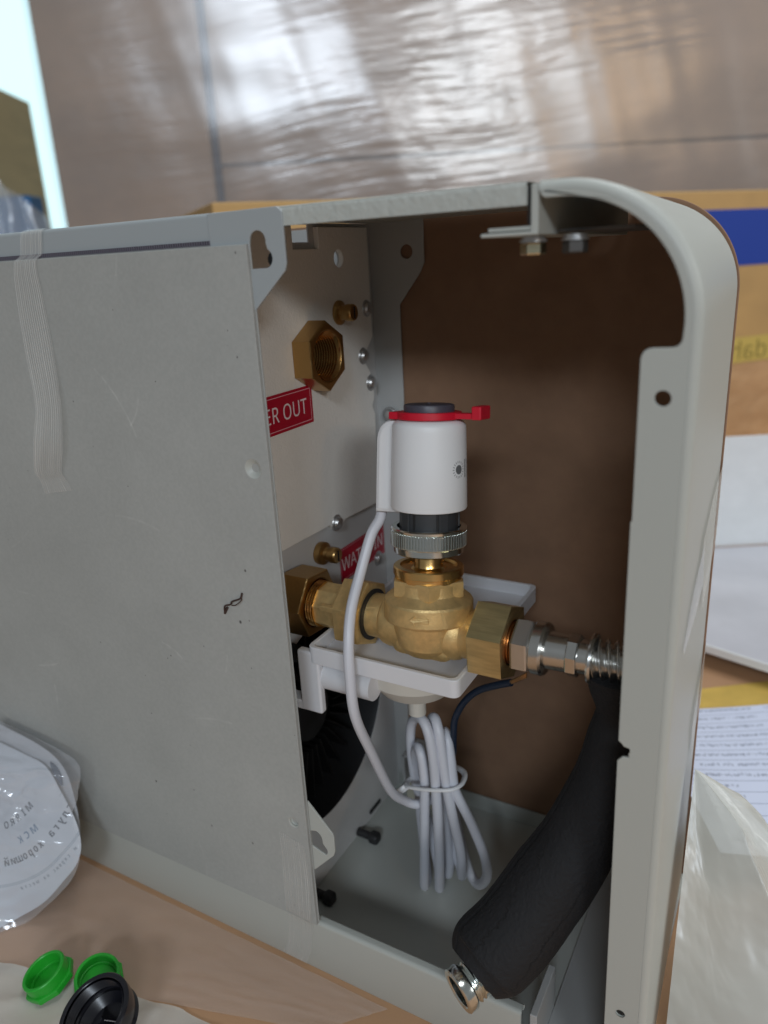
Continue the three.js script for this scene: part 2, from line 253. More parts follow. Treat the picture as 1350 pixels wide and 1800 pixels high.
{ // inner end wall with insulation, openings, screws, pipe outlets and labels
  const ws = poly([[1, 2.6], [175.5, 2.6], [175.5, 443.4], [1, 443.4]], [circle(83, 124, 75), circle(131, 423, 5.2), circle(92, 369, 14)]);
  const slot = new THREE.Path(); slot.moveTo(88.5, 432.4); slot.lineTo(105, 432.4); slot.lineTo(105, 442.4); slot.lineTo(88.5, 442.4); slot.lineTo(88.5, 432.4); ws.holes.push(slot);
  const wall = part('end_wall', [tf(ext(ws, 1, 0.2, 64), YZ(-264)), box(-273, -264, 432, 432.8, -106, -87, 0.2)], M.wall, unit, { label: 'inner end wall with a round fan opening' });
  const iS = poly([[6, 262], [100, 259.5], [104, 255], [112, 254], [118, 258], [163, 256], [165, 320], [162, 326], [165, 331], [165, 343], [161, 350], [156, 356], [158, 364], [167, 372], [167, 441], [110, 441], [110, 429], [84, 429], [84, 441], [6, 441]], [circle(131, 423, 5.2), circle(92, 369, 14)]);
  part('insulation_board', tf(ext(iS, 3.5, 0.5), YZ(-263)), M.insul, wall, { label: 'cream white insulation board' });
  part('back_flange', ext(poly([[-263, 2], [-253, 2], [-242, 330], [-242, 392], [-226, 412], [-223, 418], [-223, 444], [-263, 444]], [circle(-235.5, 425, 4.4)]), 1.2, 0.3).translate(0, 0, D), M.inner, unit);
  part('rear_panel', box(-758, -264.4, 2.4, 443, D, D + 1, 0.2), M.inner, unit);
  const screw = (p, rot, m = M.zinc) => { const s = part('screw', lathe([[0.1, -1], [5.4, -1], [5.6, 0], [5.2, 0.5], [4.4, 0.6], [4.4, 1.4], [3.4, 2.8], [1.6, 3.4], [0.1, 3.4]], 28).rotateZ(-Math.PI / 2).rotateY(rot).translate(...p), m, unit); return s; };
  for (const p of [[-259.4, 259, -107], [-259.4, 391, -161], [-259.4, 361, -153], [-259.4, 342, -161], [-262.8, 212, -163]]) screw(p, 0);
  screw([-252, 318, -172], -Math.PI / 2, M.zinc);
  // pipe outlets
  const outlet = (y, z, x1, R, t, m) => {
    const o = part('pipe_outlet', hexX(-259.5, x1, y, z, R, t, 0.9, 14.6), m, unit, { label: y > 300 ? 'open brass hexagon outlet with inner thread' : 'brass hexagon inlet behind the valve' });
    const th = [[14.7, x1 - 0.5]]; for (let x = x1 - 1.2; x > -275; x -= 1.8) th.push([14, x], [12.6, x - 0.9]);
    part('thread', [latheX(th, y, z, 40), latheX([[0.1, -276], [14, -276]], y, z, 30)], M.brassShiny, o);
  };
  outlet(369, -92, -246.5, 20.5, 0.52, M.brassDark); outlet(229, -52, -240, 21, 0.1, M.brassDark);
  for (const [y, z, m] of [[391, -127, M.brassDark], [244, -89, M.brassDark]]) {
    const o = part('bleed_valve', latheX([[0.1, -262.6], [7.2, -262.6], [7.6, -260], [7.4, -258.4], [5.6, -257.4], [4.6, -257], [4.2, -256], [4.2, -254.4], [5, -253.8], [5.2, -252.4], [5.2, -249.4], [4.6, -248.4], [0.1, -248.2]], y, z, 32), m, unit);
    part('slot', box(-248.5, -247.8, y - 3.6, y + 3.6, z - 0.5, z + 0.5, 0.1), M.dark, o);
  }
  // red labels
  const sticker = (text, z0, z1, y0, y1, x, fs) => {
    const c = document.createElement('canvas'); c.width = 1024; c.height = Math.round(1024 * (y1 - y0) / (z0 - z1)); const g = c.getContext('2d');
    g.fillStyle = '#b3082c'; g.fillRect(0, 0, c.width, c.height); g.strokeStyle = '#e9b9c2'; g.lineWidth = 5; const m = 22; g.strokeRect(m, m, c.width - 2 * m, c.height - 2 * m);
    g.fillStyle = '#f3e4e6'; g.font = `${fs}px sans-serif`; g.textAlign = 'center'; g.textBaseline = 'middle'; g.fillText(text, c.width / 2 + (text.endsWith('OUT') ? 46 : 0), c.height / 2 + 4);
    const t = new THREE.CanvasTexture(c); t.colorSpace = THREE.SRGBColorSpace;
    const q = sheet(1, 1, (u, v) => [x, y0 + (y1 - y0) * v, z0 + (z1 - z0) * u]);
    part('label_sticker', q, std({ map: t, roughness: 0.35 }), unit, { uv: false, label: `red sticker reading ${text}` });
  };
  sticker('WATER OUT', -4, -90, 330, 352.5, -259.2, 148); sticker('WATER IN', -112, -173, 213, 237, -262.7, 216);
  // fan
  const fan = part('fan', [tf(ext(poly([[83 + 81, 124]], []).setFromPoints([...Array(64)].map((_, i) => new THREE.Vector2(83 + 78 * Math.cos(i / 32 * Math.PI), 124 + 78 * Math.sin(i / 32 * Math.PI)))), 1, 0.2), YZ(-322)), latheX([[75, -263.2], [74, -268], [76, -322]], 124, -83, 64)], M.dark, unit, { label: 'black fan behind the round opening' });
  const blade = std({ color: lin(0.005, 0.005, 0.0055), roughness: 0.5 });
  for (let i = 0; i < 36; i++) part('blade', box(-316, -278, 30, 70, -0.5, 0.5, 0.2).applyMatrix4(new THREE.Matrix4().makeRotationX(i / 36 * Math.PI * 2 + 0.3)).translate(0, 124, -83), blade, fan);
  part('hub', latheX([[0.1, -320], [22, -320], [24, -300], [20, -276], [6, -272], [0.1, -271.6]], 124, -83, 40), blade, fan);
  for (const z of [-108, -45]) part('rubber_plug', [box(-252, -243.6, 2.4, 10.6, z - 4.4, z + 4.4, 2.6), latheX([[0.1, -262], [3, -262], [3, -251]], 6.6, z, 20)], M.rubber, unit);
  for (const z of [-135, -34]) part('vent_slot', box(-263, -261.6, 8, 11, z - 8, z + 8, 0.3), M.dark, unit);
  part('spacer_block', box(-246, -214, 2.4, 22, -174, -158, 1), std({ color: lin(0.45, 0.42, 0.33), roughness: 0.8 }), unit);
  part('stop_bracket', [box(-244, -216, 52, 54, -174, -150, 0.5), box(-244, -242, 22, 54, -174, -150, 0.5)], M.inner, unit);
}
{ // drip tray
  const x0 = -231, x1 = -138, z0 = -24, z1 = -153, yt = 216, t = 2.6, rr = 5;
  const rr2 = (a, b, c, d, r) => { const s = new THREE.Shape(); s.moveTo(a + r, c); s.lineTo(b - r, c); s.quadraticCurveTo(b, c, b, c + r); s.lineTo(b, d - r); s.quadraticCurveTo(b, d, b - r, d); s.lineTo(a + r, d); s.quadraticCurveTo(a, d, a, d - r); s.lineTo(a, c + r); s.quadraticCurveTo(a, c, a + r, c); return s; };
  const rim = rr2(x0, x1, -z0, -z1, rr); rim.holes.push(rr2(x0 + t, x1 - t, -z0 + t, -z1 - t, rr - 1));
  const up = basis([1, 0, 0], [0, 0, -1], [0, 1, 0], [0, 0, 0]);
  const tray = part('drip_tray', [tf(ext(rim, 10.5, 0.5), up).translate(0, yt - 10.5, 0), tf(ext(rr2(x0 + 1, x1 - 1, -z0 + 1, -z1 - 1, rr), 2, 0.4), up).translate(0, yt - 10, 0)], M.tray, unit, { label: 'white plastic drip tray under the valve' });
  part('drain_spout', [latheY([[5.4, 166], [5.6, 172], [9, 176], [22, 180], [30, 190], [32, 206.5]], -184, -66, 40), latheY([[0.1, 168], [4.2, 168], [4.2, 160], [5.4, 160], [5.4, 167]], -184, -66, 24)], std({ color: lin(0.6, 0.58, 0.52), roughness: 0.5 }), tray);
  part('tray_bracket', [box(-239, -224.5, 172, 212, -30, -24.6, 1.6), box(-263, -236, 172, 178, -34, -24.8, 1), tf(new THREE.CylinderGeometry(8.4, 8.4, 34, 28), new THREE.Matrix4().makeRotationZ(Math.PI / 2)).translate(-210, 194, -34)], M.tray, tray);
  part('support_bar', [box(-262.6, -232, 199, 201.4, -46, -30, 0.5), box(-240, -236, 201, 208, -44, -38, 0.5)], M.dark, unit);
}
// brown card sheet behind the open back
part('cardboard_sheet', (() => { const s = new THREE.Shape(); s.moveTo(-420, 0); s.lineTo(-420, 444); s.lineTo(-83, 446); s.absellipse(-84, 395, 46.6, 50.6, Math.PI / 2, 0, true); s.lineTo(-37.4, 0); s.lineTo(-420, 0); return [ext(s, 3.4, 0.4, 40).translate(0, 0, D - 4.2)]; })(), M.kraft, scene, { label: 'brown cardboard sheet closing the back of the grey unit', category: 'cardboard sheet' });

// ---------------------------------------------------------------- brass valve
const VY = 229, VZ = -52, AX = -166.2;
const valve = thing('valve', 'cast brass water valve with an arrow on its body', 'valve', [-163, 205, VZ]);
const tilt = new THREE.Matrix4().makeTranslation(AX, 258, VZ).multiply(new THREE.Matrix4().makeRotationZ(0.024)).multiply(new THREE.Matrix4().makeRotationX(-0.13)).multiply(new THREE.Matrix4().makeTranslation(-AX, -258, -VZ));
{
  const body = lathe([[0.1, 213.4], [7, 213.8], [12, 216], [16.4, 221], [18.4, 228], [19.6, 234], [20.6, 235.4], [23.6, 236], [24.2, 237], [24.2, 246], [23.6, 247.2], [19.8, 250.4], [18.9, 251.4], [18.6, 253], [18.6, 257]], 80, 0.28).translate(AX, 0, VZ);
  part('valve_body', [tf(body, tilt),
    latheX([[0.1, -203], [12.4, -203], [12.6, -193], [14.6, -191.4], [15.4, -188], [15.6, -149], [14.8, -146.4], [13.2, -144.4], [13.6, -141], [15.2, -138.4], [15.2, -137], [0.1, -137]], VY, VZ, 64),
    box(-185, -148.6, 214.4, 237, VZ - 14, VZ + 14.6, 6),
  ], M.cast, valve);
  part('bonnet', [tf(hexY(250.2, 259, AX, VZ, 21, -0.063, 0.7), tilt)], M.cast, valve, { label: 'cast hexagon bonnet of the valve' });
  part('bonnet_disc', [tf(latheY([[0.1, 258.2], [18.3, 258.2], [18.4, 260.6], [18.9, 261], [18.9, 264.6], [18.3, 265.3], [15.4, 265.4], [14.8, 264], [9.6, 263.6], [8, 264.6], [7.4, 266.4], [7.4, 275], [0.1, 275]], AX, VZ, 72), tilt)], std({ color: lin(0.80, 0.52, 0.20), metalness: 1, roughness: 0.26 }), valve, { label: 'polished brass disc and neck under the ring nut' });
  const ar = poly([[-5.4, 0], [-2.4, 2.6], [-2.4, 1.2], [5, 1.2], [5, -1.6], [-2.4, -1.6], [-2.4, -2.8]]);
  part('flow_arrow', (() => { const g = ext(ar, 1.6, 0.4), p = g.attributes.position; for (let i = 0; i < p.count; i++) { const a = p.getX(i) / 23.9, r = 23.2 + p.getZ(i); p.setXYZ(i, AX + r * Math.sin(a + 0.25), 241.6 + p.getY(i), VZ + r * Math.cos(a + 0.25)); } g.computeVertexNormals(); return tf(g, tilt); })(), M.cast, valve);
  part('union_nut', hexX(-137, -118.6, VY, VZ, 21.4, 0.43, 0.35, 12.2), M.brass, valve, { label: 'large machined brass hexagon nut on the right' });
  part('copper_ring', latheX([[0.1, -120], [11.4, -120], [11.4, -117.6], [12.2, -116.6], [10.6, -115.6], [0.1, -115.4]], VY, VZ, 40), M.copper, valve);
  part('union_nut', [hexX(-219.5, -203, VY, VZ, 20.4, 0.43, 1.2, 11), box(-227, -206, VY + 5.6, VY + 9, VZ + 14.6, VZ + 18.6, 0.6)], M.cast, valve, { label: 'cast brass hexagon nut on the left' });
  part('tailpiece', hexX(-236.5, -218, VY, VZ, 13.4, 0.3, 1, 8, 8), M.cast, valve);
  part('gasket', latheX([[10, -203.4], [14.6, -203.4], [14.8, -201.8], [12, -201.4]], VY, VZ, 40), M.dark, valve);
  const th = [[0.1, -241]]; for (let x = -241; x < -235; x += 1.7) th.push([12.8, x], [14, x + 0.85]); th.push([0.1, -235.6]);
  part('thread', latheX(th, VY, VZ, 44), M.brassShiny, valve);
}

// ---------------------------------------------------------------- actuator with its cable
const act = thing('valve_actuator', 'white cylindrical actuator with red clip screwed on the valve', 'valve actuator', [-163, 268, VZ]);
{
  const knurl = []; for (let i = 0; i < 76; i++) { const a = i / 76 * Math.PI * 2; knurl.push(box(-0.56, 0.56, 277, 284.6, 19.2, 20.4, 0.3).rotateY(a).translate(AX, 0, VZ)); }
  const ring = part('ring_nut', tf(latheY([[7.6, 272.6], [17.9, 272.6], [18.5, 273.2], [18.6, 276.2], [19.4, 276.8], [19.5, 284.6], [20.1, 285], [20.2, 286.2], [19.6, 286.8], [17, 286.8], [16.6, 284], [16.6, 274]], AX, VZ, 72), tilt), M.chrome, act, { label: 'nickel plated ring nut with knurled grip' });
  part('knurling', tf(merged(knurl), tilt), M.chrome, ring, { kind: 'stuff' });
  const col = [latheY([[15.5, 276], [15.5, 299]], AX, VZ, 48)]; for (const a of [-0.4, 0.95, 2.2, 3.7]) col.push(box(-2.6, 2.6, 286, 298, 14.4, 16.3, 0.4).rotateY(a).translate(AX, 0, VZ));
  part('collar', tf(merged(col), tilt), M.collar, act);
  part('collar_notch', tf(merged([0.75, -0.05].map((a) => box(-0.7, 0.7, 287, 295, 15.2, 15.7, 0.1).rotateY(a).translate(AX, 0, VZ))), tilt), M.dark, act);
  // printed sun emblem and bar on the housing
  const icon = (() => { const c = document.createElement('canvas'); c.width = 2048; c.height = 1024; const g = c.getContext('2d'); g.fillStyle = '#eaebec'; g.fillRect(0, 0, 2048, 1024);
    const U = 2048 * 0.211, V = 1024 * 0.53, k = 2048 / 125.7, q = 1024 / 60; g.save(); g.translate(U, V); g.scale(k, q); g.fillStyle = '#6a6c6e'; g.beginPath(); g.arc(0, 0, 2.4, 0, 7); g.fill(); g.strokeStyle = '#9c9ea0'; g.lineWidth = 0.5;
    for (let i = 0; i < 18; i++) { const a = i / 18 * 2 * Math.PI; g.beginPath(); g.moveTo(3.3 * Math.cos(a), 3.3 * Math.sin(a)); g.lineTo(4.5 * Math.cos(a), 4.5 * Math.sin(a)); g.stroke(); }
    g.fillStyle = '#55585a'; g.fillRect(5.6, -4.8, 0.8, 9.4); g.fillRect(8.2, -4.8, 0.8, 9.4); g.restore(); const t = new THREE.CanvasTexture(c); t.colorSpace = THREE.SRGBColorSpace; return t; })();
  const prof = [[0.1, 296.2], [19, 296.2], [19.8, 296.5], [20.2, 297.4], [19.7, 320], [19.2, 337]]; for (let i = 1; i <= 6; i++) { const a = i / 6 * Math.PI / 2; prof.push([15.2 + 4 * Math.cos(a), 338.6 + 4 * Math.sin(a)]); } prof.push([0.1, 342.7]);
  const hous = new THREE.LatheGeometry(prof.map((p) => new THREE.Vector2(...p)), 96, 0, Math.PI * 2);
  { const uv = hous.attributes.uv, p = hous.attributes.position; for (let i = 0; i < p.count; i++) uv.setY(i, (p.getY(i) - 290) / 60); }
  part('housing', tf(crease(hous, 0.5).translate(AX, 0, VZ), tilt), std({ map: icon, roughness: 0.42 }), act, { uv: false });
  const es = new THREE.Shape(); es.moveTo(-28.6, 293); es.lineTo(-27.6, 330); es.bezierCurveTo(-27.4, 338, -24, 342.4, -17, 342.6); es.lineTo(-8, 342.6); es.lineTo(-8, 293); es.lineTo(-28.6, 293);
  part('cable_housing', tf(ext(es, 13, 2.4, 20).translate(0, 0, -6.5).rotateY(0.1).translate(AX, 0, VZ), tilt), M.white, act);
  const rc = new THREE.Shape(); rc.moveTo(-17.6, -11); rc.lineTo(-16, 11); rc.absarc(0, 0, 16.8, 2.4, -2.4, true); rc.lineTo(-17.6, -11);
  const upm = (y) => basis([1, 0, 0], [0, 0, -1], [0, 1, 0], [AX, y, VZ]);
  part('red_clip', tf(merged([tf(ext(rc, 3.8, 0.4, 40), upm(342.9)), box(9, 28, 343.4, 346.4, -3, 4, 0.6).translate(AX, 0, VZ), box(25.4, 30.6, 343.2, 350, -8, 5, 0.8).translate(AX, 0, VZ)]), tilt), M.red, act);
  part('top_cap', tf(latheY([[0.1, 345], [13, 345], [13.2, 349.2], [12.8, 350.2], [11.6, 350.6], [1, 350.7], [0.8, 351.1], [0.1, 351.2]], AX, VZ, 56), tilt), M.cap, act);
  // cable: down in front of the tray, back to the coil
  part('cable', tube([[-194.5, 296, -56], [-196, 287, -55], [-200, 278, -51], [-202, 260, -41], [-202, 243, -29], [-199.5, 227, -20], [-198, 208, -16.6], [-198, 182, -19], [-199, 149, -34], [-201.5, 103, -58], [-200, 84, -73], [-194, 78, -80], [-188, 78, -88]], 3.0, 160, 16), M.cable, act);
  const strand = (p) => { const c = new THREE.CatmullRomCurve3(p.map((q) => V3(...q)), true, 'catmullrom', 0.5); return tube(c.getPoints(120).map((v) => v.toArray()).slice(0, -1), 3.3, 260, 14, true); };
  for (const p of [
    [[-193.4, 7.7, -83], [-190.7, 39.2, -80], [-188.9, 73.6, -79], [-187.8, 94.1, -79], [-189, 109.9, -80], [-191.7, 118.8, -82], [-196.4, 117.4, -87], [-201.2, 106.3, -92], [-202.1, 90.1, -94], [-200.4, 78.8, -94], [-199.2, 55.9, -93], [-196.6, 26.2, -92], [-195.4, 7, -91]],
    [[-182.4, 9.7, -84], [-179, 44.8, -79], [-178.3, 79.1, -77], [-178.9, 98.7, -77], [-180, 120.4, -77], [-182.9, 136.4, -78], [-188.2, 143.6, -81], [-195.4, 140.6, -86], [-201.5, 131.5, -90], [-204, 116.8, -92], [-203.5, 96.2, -93], [-201, 79.4, -93], [-194.9, 57.5, -93], [-189, 28.9, -93], [-185.5, 9, -92]],
    [[-167.5, 22, -89], [-165.2, 47.1, -83], [-169.3, 80.1, -80], [-171.9, 99.6, -79], [-174.8, 120, -80], [-177.8, 136.7, -82], [-183, 143.3, -87], [-188.7, 134.7, -93], [-188.7, 116.7, -95], [-185.6, 94.1, -96], [-183.8, 83.1, -96], [-181.7, 62.3, -97], [-176, 32.9, -97], [-171.5, 21, -96]],
    [[-156.3, 15.2, -93], [-149.8, 27.9, -90], [-150.4, 46, -88], [-157.5, 72.8, -84], [-166.4, 93.8, -82], [-168.7, 101.4, -82], [-171.2, 118.4, -84], [-175.2, 130.9, -88], [-180, 129.7, -94], [-182.6, 119.4, -98], [-181.1, 96.4, -99], [-179.4, 82.5, -99], [-174.7, 54.3, -99], [-169.4, 27.6, -99], [-163.4, 15.2, -97]],
    [[-182.1, 8.9, -98], [-179.1, 25.9, -95], [-180, 60.9, -92], [-181.4, 88.3, -90], [-184.4, 108.8, -92], [-188.6, 114.8, -98], [-190.6, 94.1, -102], [-189.7, 70, -103], [-186.1, 40.6, -103], [-183.7, 14.7, -102]],
  ]) part('cable_coil', strand(p), M.cable, act);
  part('tie_wrap', tube([[-204.5, 88, -86], [-199, 93.5, -76], [-187, 97.6, -73], [-176, 100.6, -73], [-167, 102, -76], [-163.6, 102, -84], [-168, 100, -97], [-184, 94, -106], [-199, 89, -102]], (u, v) => 1 + 1.0 * Math.abs(Math.cos(v)), 120, 10, true), M.white, act, { label: 'white tie around the cable coil' });
  part('twisted_tail', [tube([[-200, 93, -78], [-203, 91, -75], [-206, 88, -73], [-209, 86, -72]], 1.7, 20, 8), tube([[-200, 91, -78], [-203, 88.5, -76], [-206, 85.5, -74], [-210, 83.6, -74]], 1.5, 20, 8)], M.white, act);
  const w = part('conductor', tube([[-172, 118, -90], [-171, 134, -89], [-170, 145, -90], [-164, 158, -90], [-154, 170, -88], [-142, 178, -86], [-131, 184, -84]], 2.2, 60, 14), M.wire, act, { label: 'dark blue wire with bare copper end' });
  part('copper_strand', [0, 1, 2, 3, 4].map((i) => tube([[-132, 183.6 + (i - 2) * 0.5, -84], [-126, 188.5 + (i - 2) * 0.6, -83 + i * 0.3], [-121, 192.5 + (i - 2) * 0.7, -82]], 0.5, 10, 6)), std({ color: lin(0.75, 0.45, 0.22), metalness: 0.9, roughness: 0.35 }), w);
}

// ---------------------------------------------------------------- flexible hose in its black sleeve
const hose = thing('flexible_hose', 'flexible metal hose in a thick black foam sleeve', 'hose', [-90, 30, -30]);
{
  part('hose_nut', hexX(-116.4, -107, VY, VZ, 14.6, 0.47, 1.3, 8), M.nickel, hose);
  part('ferrule', [latheX([[0.1, -107.4], [12.4, -107.4], [13.8, -106], [13.9, -101.4], [13, -100], [9.8, -99.4], [9.6, -89], [0.1, -88.8]], VY, VZ, 48)], M.steel, hose);
  part('ferrule', [hexX(-89, -83.4, VY, VZ, 10.9, 0.3, 0.7, 6, 8), latheX([[8.6, -84], [8.6, -78.4], [12.4, -78], [12.8, -77], [12.4, -75.8], [9, -75.2]], VY, VZ, 48)], M.steel, hose, { label: 'crimped steel end of the hose' });
  part('corrugated_tube', tube([[-76, 229, -52], [-68, 229, -52], [-58, 228, -52.6], [-50, 224, -54], [-47, 214, -57]], (u, a) => 10 + 1.5 * Math.sin(u * 60 + 3 * a), 220, 48), M.steel, hose);
  const fold = (u, a) => 1 - 0.05 * Math.exp(-Math.pow((Math.atan2(Math.sin(a - 5.2), Math.cos(a - 5.2))) / 0.035, 2)) + 0.006 * fbm(u * 26, Math.cos(a) * 3, Math.sin(a) * 3, 3) + 0.012 * Math.sin(u * 23 + Math.sin(a) * 1.3) + 0.014 * Math.sin(u * 9 + Math.cos(a + 1) * 2);
  const rad = (u) => u < 0.13 ? 18 - 4.8 * Math.sin(u / 0.13 * Math.PI / 2) : u < 0.26 ? 13.2 + 2.2 * (u - 0.13) / 0.13 : u < 0.66 ? 15.4 + 6.2 * Math.pow((u - 0.26) / 0.4, 0.9) : u < 0.93 ? 21.6 + 0.8 * (u - 0.66) / 0.27 : 22.2 - 6.5 * Math.pow((u - 0.93) / 0.07, 2.2);
  part('foam_sleeve', tube([[-63.6, 224, -55], [-63.4, 215, -55], [-61.6, 201, -55], [-64.5, 184, -53], [-68, 160, -48], [-77, 131, -39], [-89, 105, -26], [-103, 82.6, -10], [-113.4, 69.6, 0], [-118, 64.6, 8]], (u, a) => fold(u, a) * rad(u), 260, 160, false, 0.5), M.foam, hose);
  const e = V3(-121.4, 61.4, 17.5), dir = V3(-0.5, -0.2, 0.84).normalize(), q = new THREE.Quaternion().setFromUnitVectors(V3(0, 1, 0), dir), em = new THREE.Matrix4().compose(e, q, V3(1, 1, 1));
  part('hose_end', [tf(lathe([[7.4, -14], [10, -14], [10.6, -9], [9.2, -8], [10.8, -6.6], [9.4, -5.2], [11.2, -3.8], [11.6, -3], [11.6, 1.4], [11, 2], [8.6, 2], [8, 1.4], [8, -14]], 48, 0.5), em)], M.chrome, hose, { label: 'bright metal ring at the open end of the hose' });
}


// ---------------------------------------------------------------- tapes and scrap on the unit
const tapeMap = tex(256, 64, (u, v) => { const k = Math.abs(((u * 13) % 1) - 0.5) * 2; return 222 + 33 * Math.pow(k, 3); }, true);
const tapeAlpha = tex(256, 64, (u, v) => { const k = Math.abs(((u * 13) % 1) - 0.5) * 2; return 46 + 165 * Math.pow(k, 5) * (0.3 + 1.0 * vn(u, v, 13, 5, 84)) + 34 * vn(u, v, 5, 9, 82); });
const M2 = {
  tape: phy({ map: tapeMap, alphaMap: tapeAlpha, transparent: true, roughness: 0.12, color: lin(0.9, 0.89, 0.85) }),
  clear: phy({ color: lin(0.985, 0.985, 0.99), transmission: 1, thickness: 0, roughness: 0.1, ior: 1.5 }),
};
// a ribbon through centre points with a half-width direction each
function ribbon(rows, nu = 12, nv = 60) {                              // rows: [left xyz, right xyz]
  const L = new THREE.CatmullRomCurve3(rows.map((r) => V3(...r[0]))), R = new THREE.CatmullRomCurve3(rows.map((r) => V3(...r[1])));
  return sheet(nu, nv, (u, v) => L.getPoint(v).lerp(R.getPoint(v), u).toArray());
}
part('fibre_tape', ribbon([[[-370, 445.6, -26], [-353, 445.6, -26]], [[-373.4, 445.8, -6], [-356.4, 445.8, -6]], [[-374, 444.6, 0.8], [-357, 444.6, 0.8]], [[-379, 433, 1], [-361, 433, 1]], [[-381.5, 430, 3.2], [-363.4, 430, 3.2]], [[-385, 412, 3.6], [-363.6, 412, 3.4]], [[-385, 382, 5], [-362.6, 386, 4]], [[-382, 352, 8], [-361, 352, 7]], [[-389, 330, 9], [-365, 330, 8]], [[-399, 309, 4.6], [-375, 312, 4.2]], [[-397.6, 306, 3.4], [-374.4, 309.4, 3.2]], [[-396, 297, 3.1], [-370, 302, 3.1]]], 12, 120), M2.tape, scene, { uv: false, label: 'long clear fibre tape hanging from the top rail down the grey panel', category: 'tape' });
part('fibre_tape', ribbon([[[-243, 104, 3], [-226, 100, 3]], [[-243.6, 80, 3], [-224.6, 78, 3]], [[-245, 44, 3.1], [-226, 43, 3.1]], [[-246, 38, 0.9], [-227, 37, 0.9]], [[-249, 14, 0.7], [-231, 14, 0.7]], [[-253, 2.4, 0.8], [-236, 1.4, 0.8]]], 12, 60), M2.tape, scene, { uv: false, label: 'short pale fibre tape holding the panel foot to the base lip', category: 'tape' });
part('thread_scrap', [tube([[-263, 243, 3.6], [-261.5, 248, 4.4], [-258, 249.4, 3.6], [-255.6, 252, 4.6], [-250.4, 254.4, 4], [-249, 257.6, 3.6]], 0.5, 40, 6), tube([[-257, 249, 3.8], [-253, 250.6, 5], [-249.6, 253.6, 4], [-250.4, 255, 3.6]], 0.3, 30, 6), tube([[-263, 243, 3.6], [-262, 245, 3.4], [-260.6, 247, 3.6]], 0.7, 12, 6)], std({ color: lin(0.05, 0.025, 0.02), roughness: 0.7 }), scene, { label: 'tiny dark curled scrap stuck on the grey panel', category: 'scrap' });
{ // tapes on the side wall of the unit
  const tape = (rows, label, m) => part('fibre_tape', ribbon(rows, 10, 40), m, scene, { uv: false, label, category: 'tape' });
  const sideAlpha = tex(256, 64, (u, v) => 60 + 130 * Math.pow(Math.abs(((u * 11) % 1) - 0.5) * 2, 3));
  const side = phy({ color: lin(0.86, 0.85, 0.76), roughness: 0.25, alphaMap: sideAlpha, transparent: true });
  tape([[[-44, 302, -182.5], [-44, 262, -182.5]], [[-38.2, 302, -181.4], [-38, 261, -181.4]], [[-37, 301, -174], [-36.8, 260, -176]], [[-35.2, 298, -120], [-35.6, 248, -140]], [[-33.4, 290, -70], [-34.2, 240, -104]]], 'ribbed clear tape wrapped round the upper rear edge of the grey unit', side);
  tape([[[-33.6, 286, -78], [-33.6, 262, -88]], [[-32.8, 276, -40], [-33, 259, -62]], [[-32.4, 262, -17], [-32.4, 257, -21]]], 'pointed end of clear tape lying on the side of the grey unit', phy({ color: lin(0.9, 0.92, 0.95), roughness: 0.12, transparent: true, opacity: 0.4 }));
  tape([[[-44, 182, -182.5], [-44, 148, -182.5]], [[-38, 184, -181.4], [-38, 147, -181.4]], [[-36.8, 184, -174], [-36.6, 146, -176]], [[-35.4, 178, -136], [-36, 142, -152]], [[-34.2, 168, -106], [-34.8, 132, -128]]], 'ribbed clear tape wrapped round the lower rear edge above the bag', side);
}

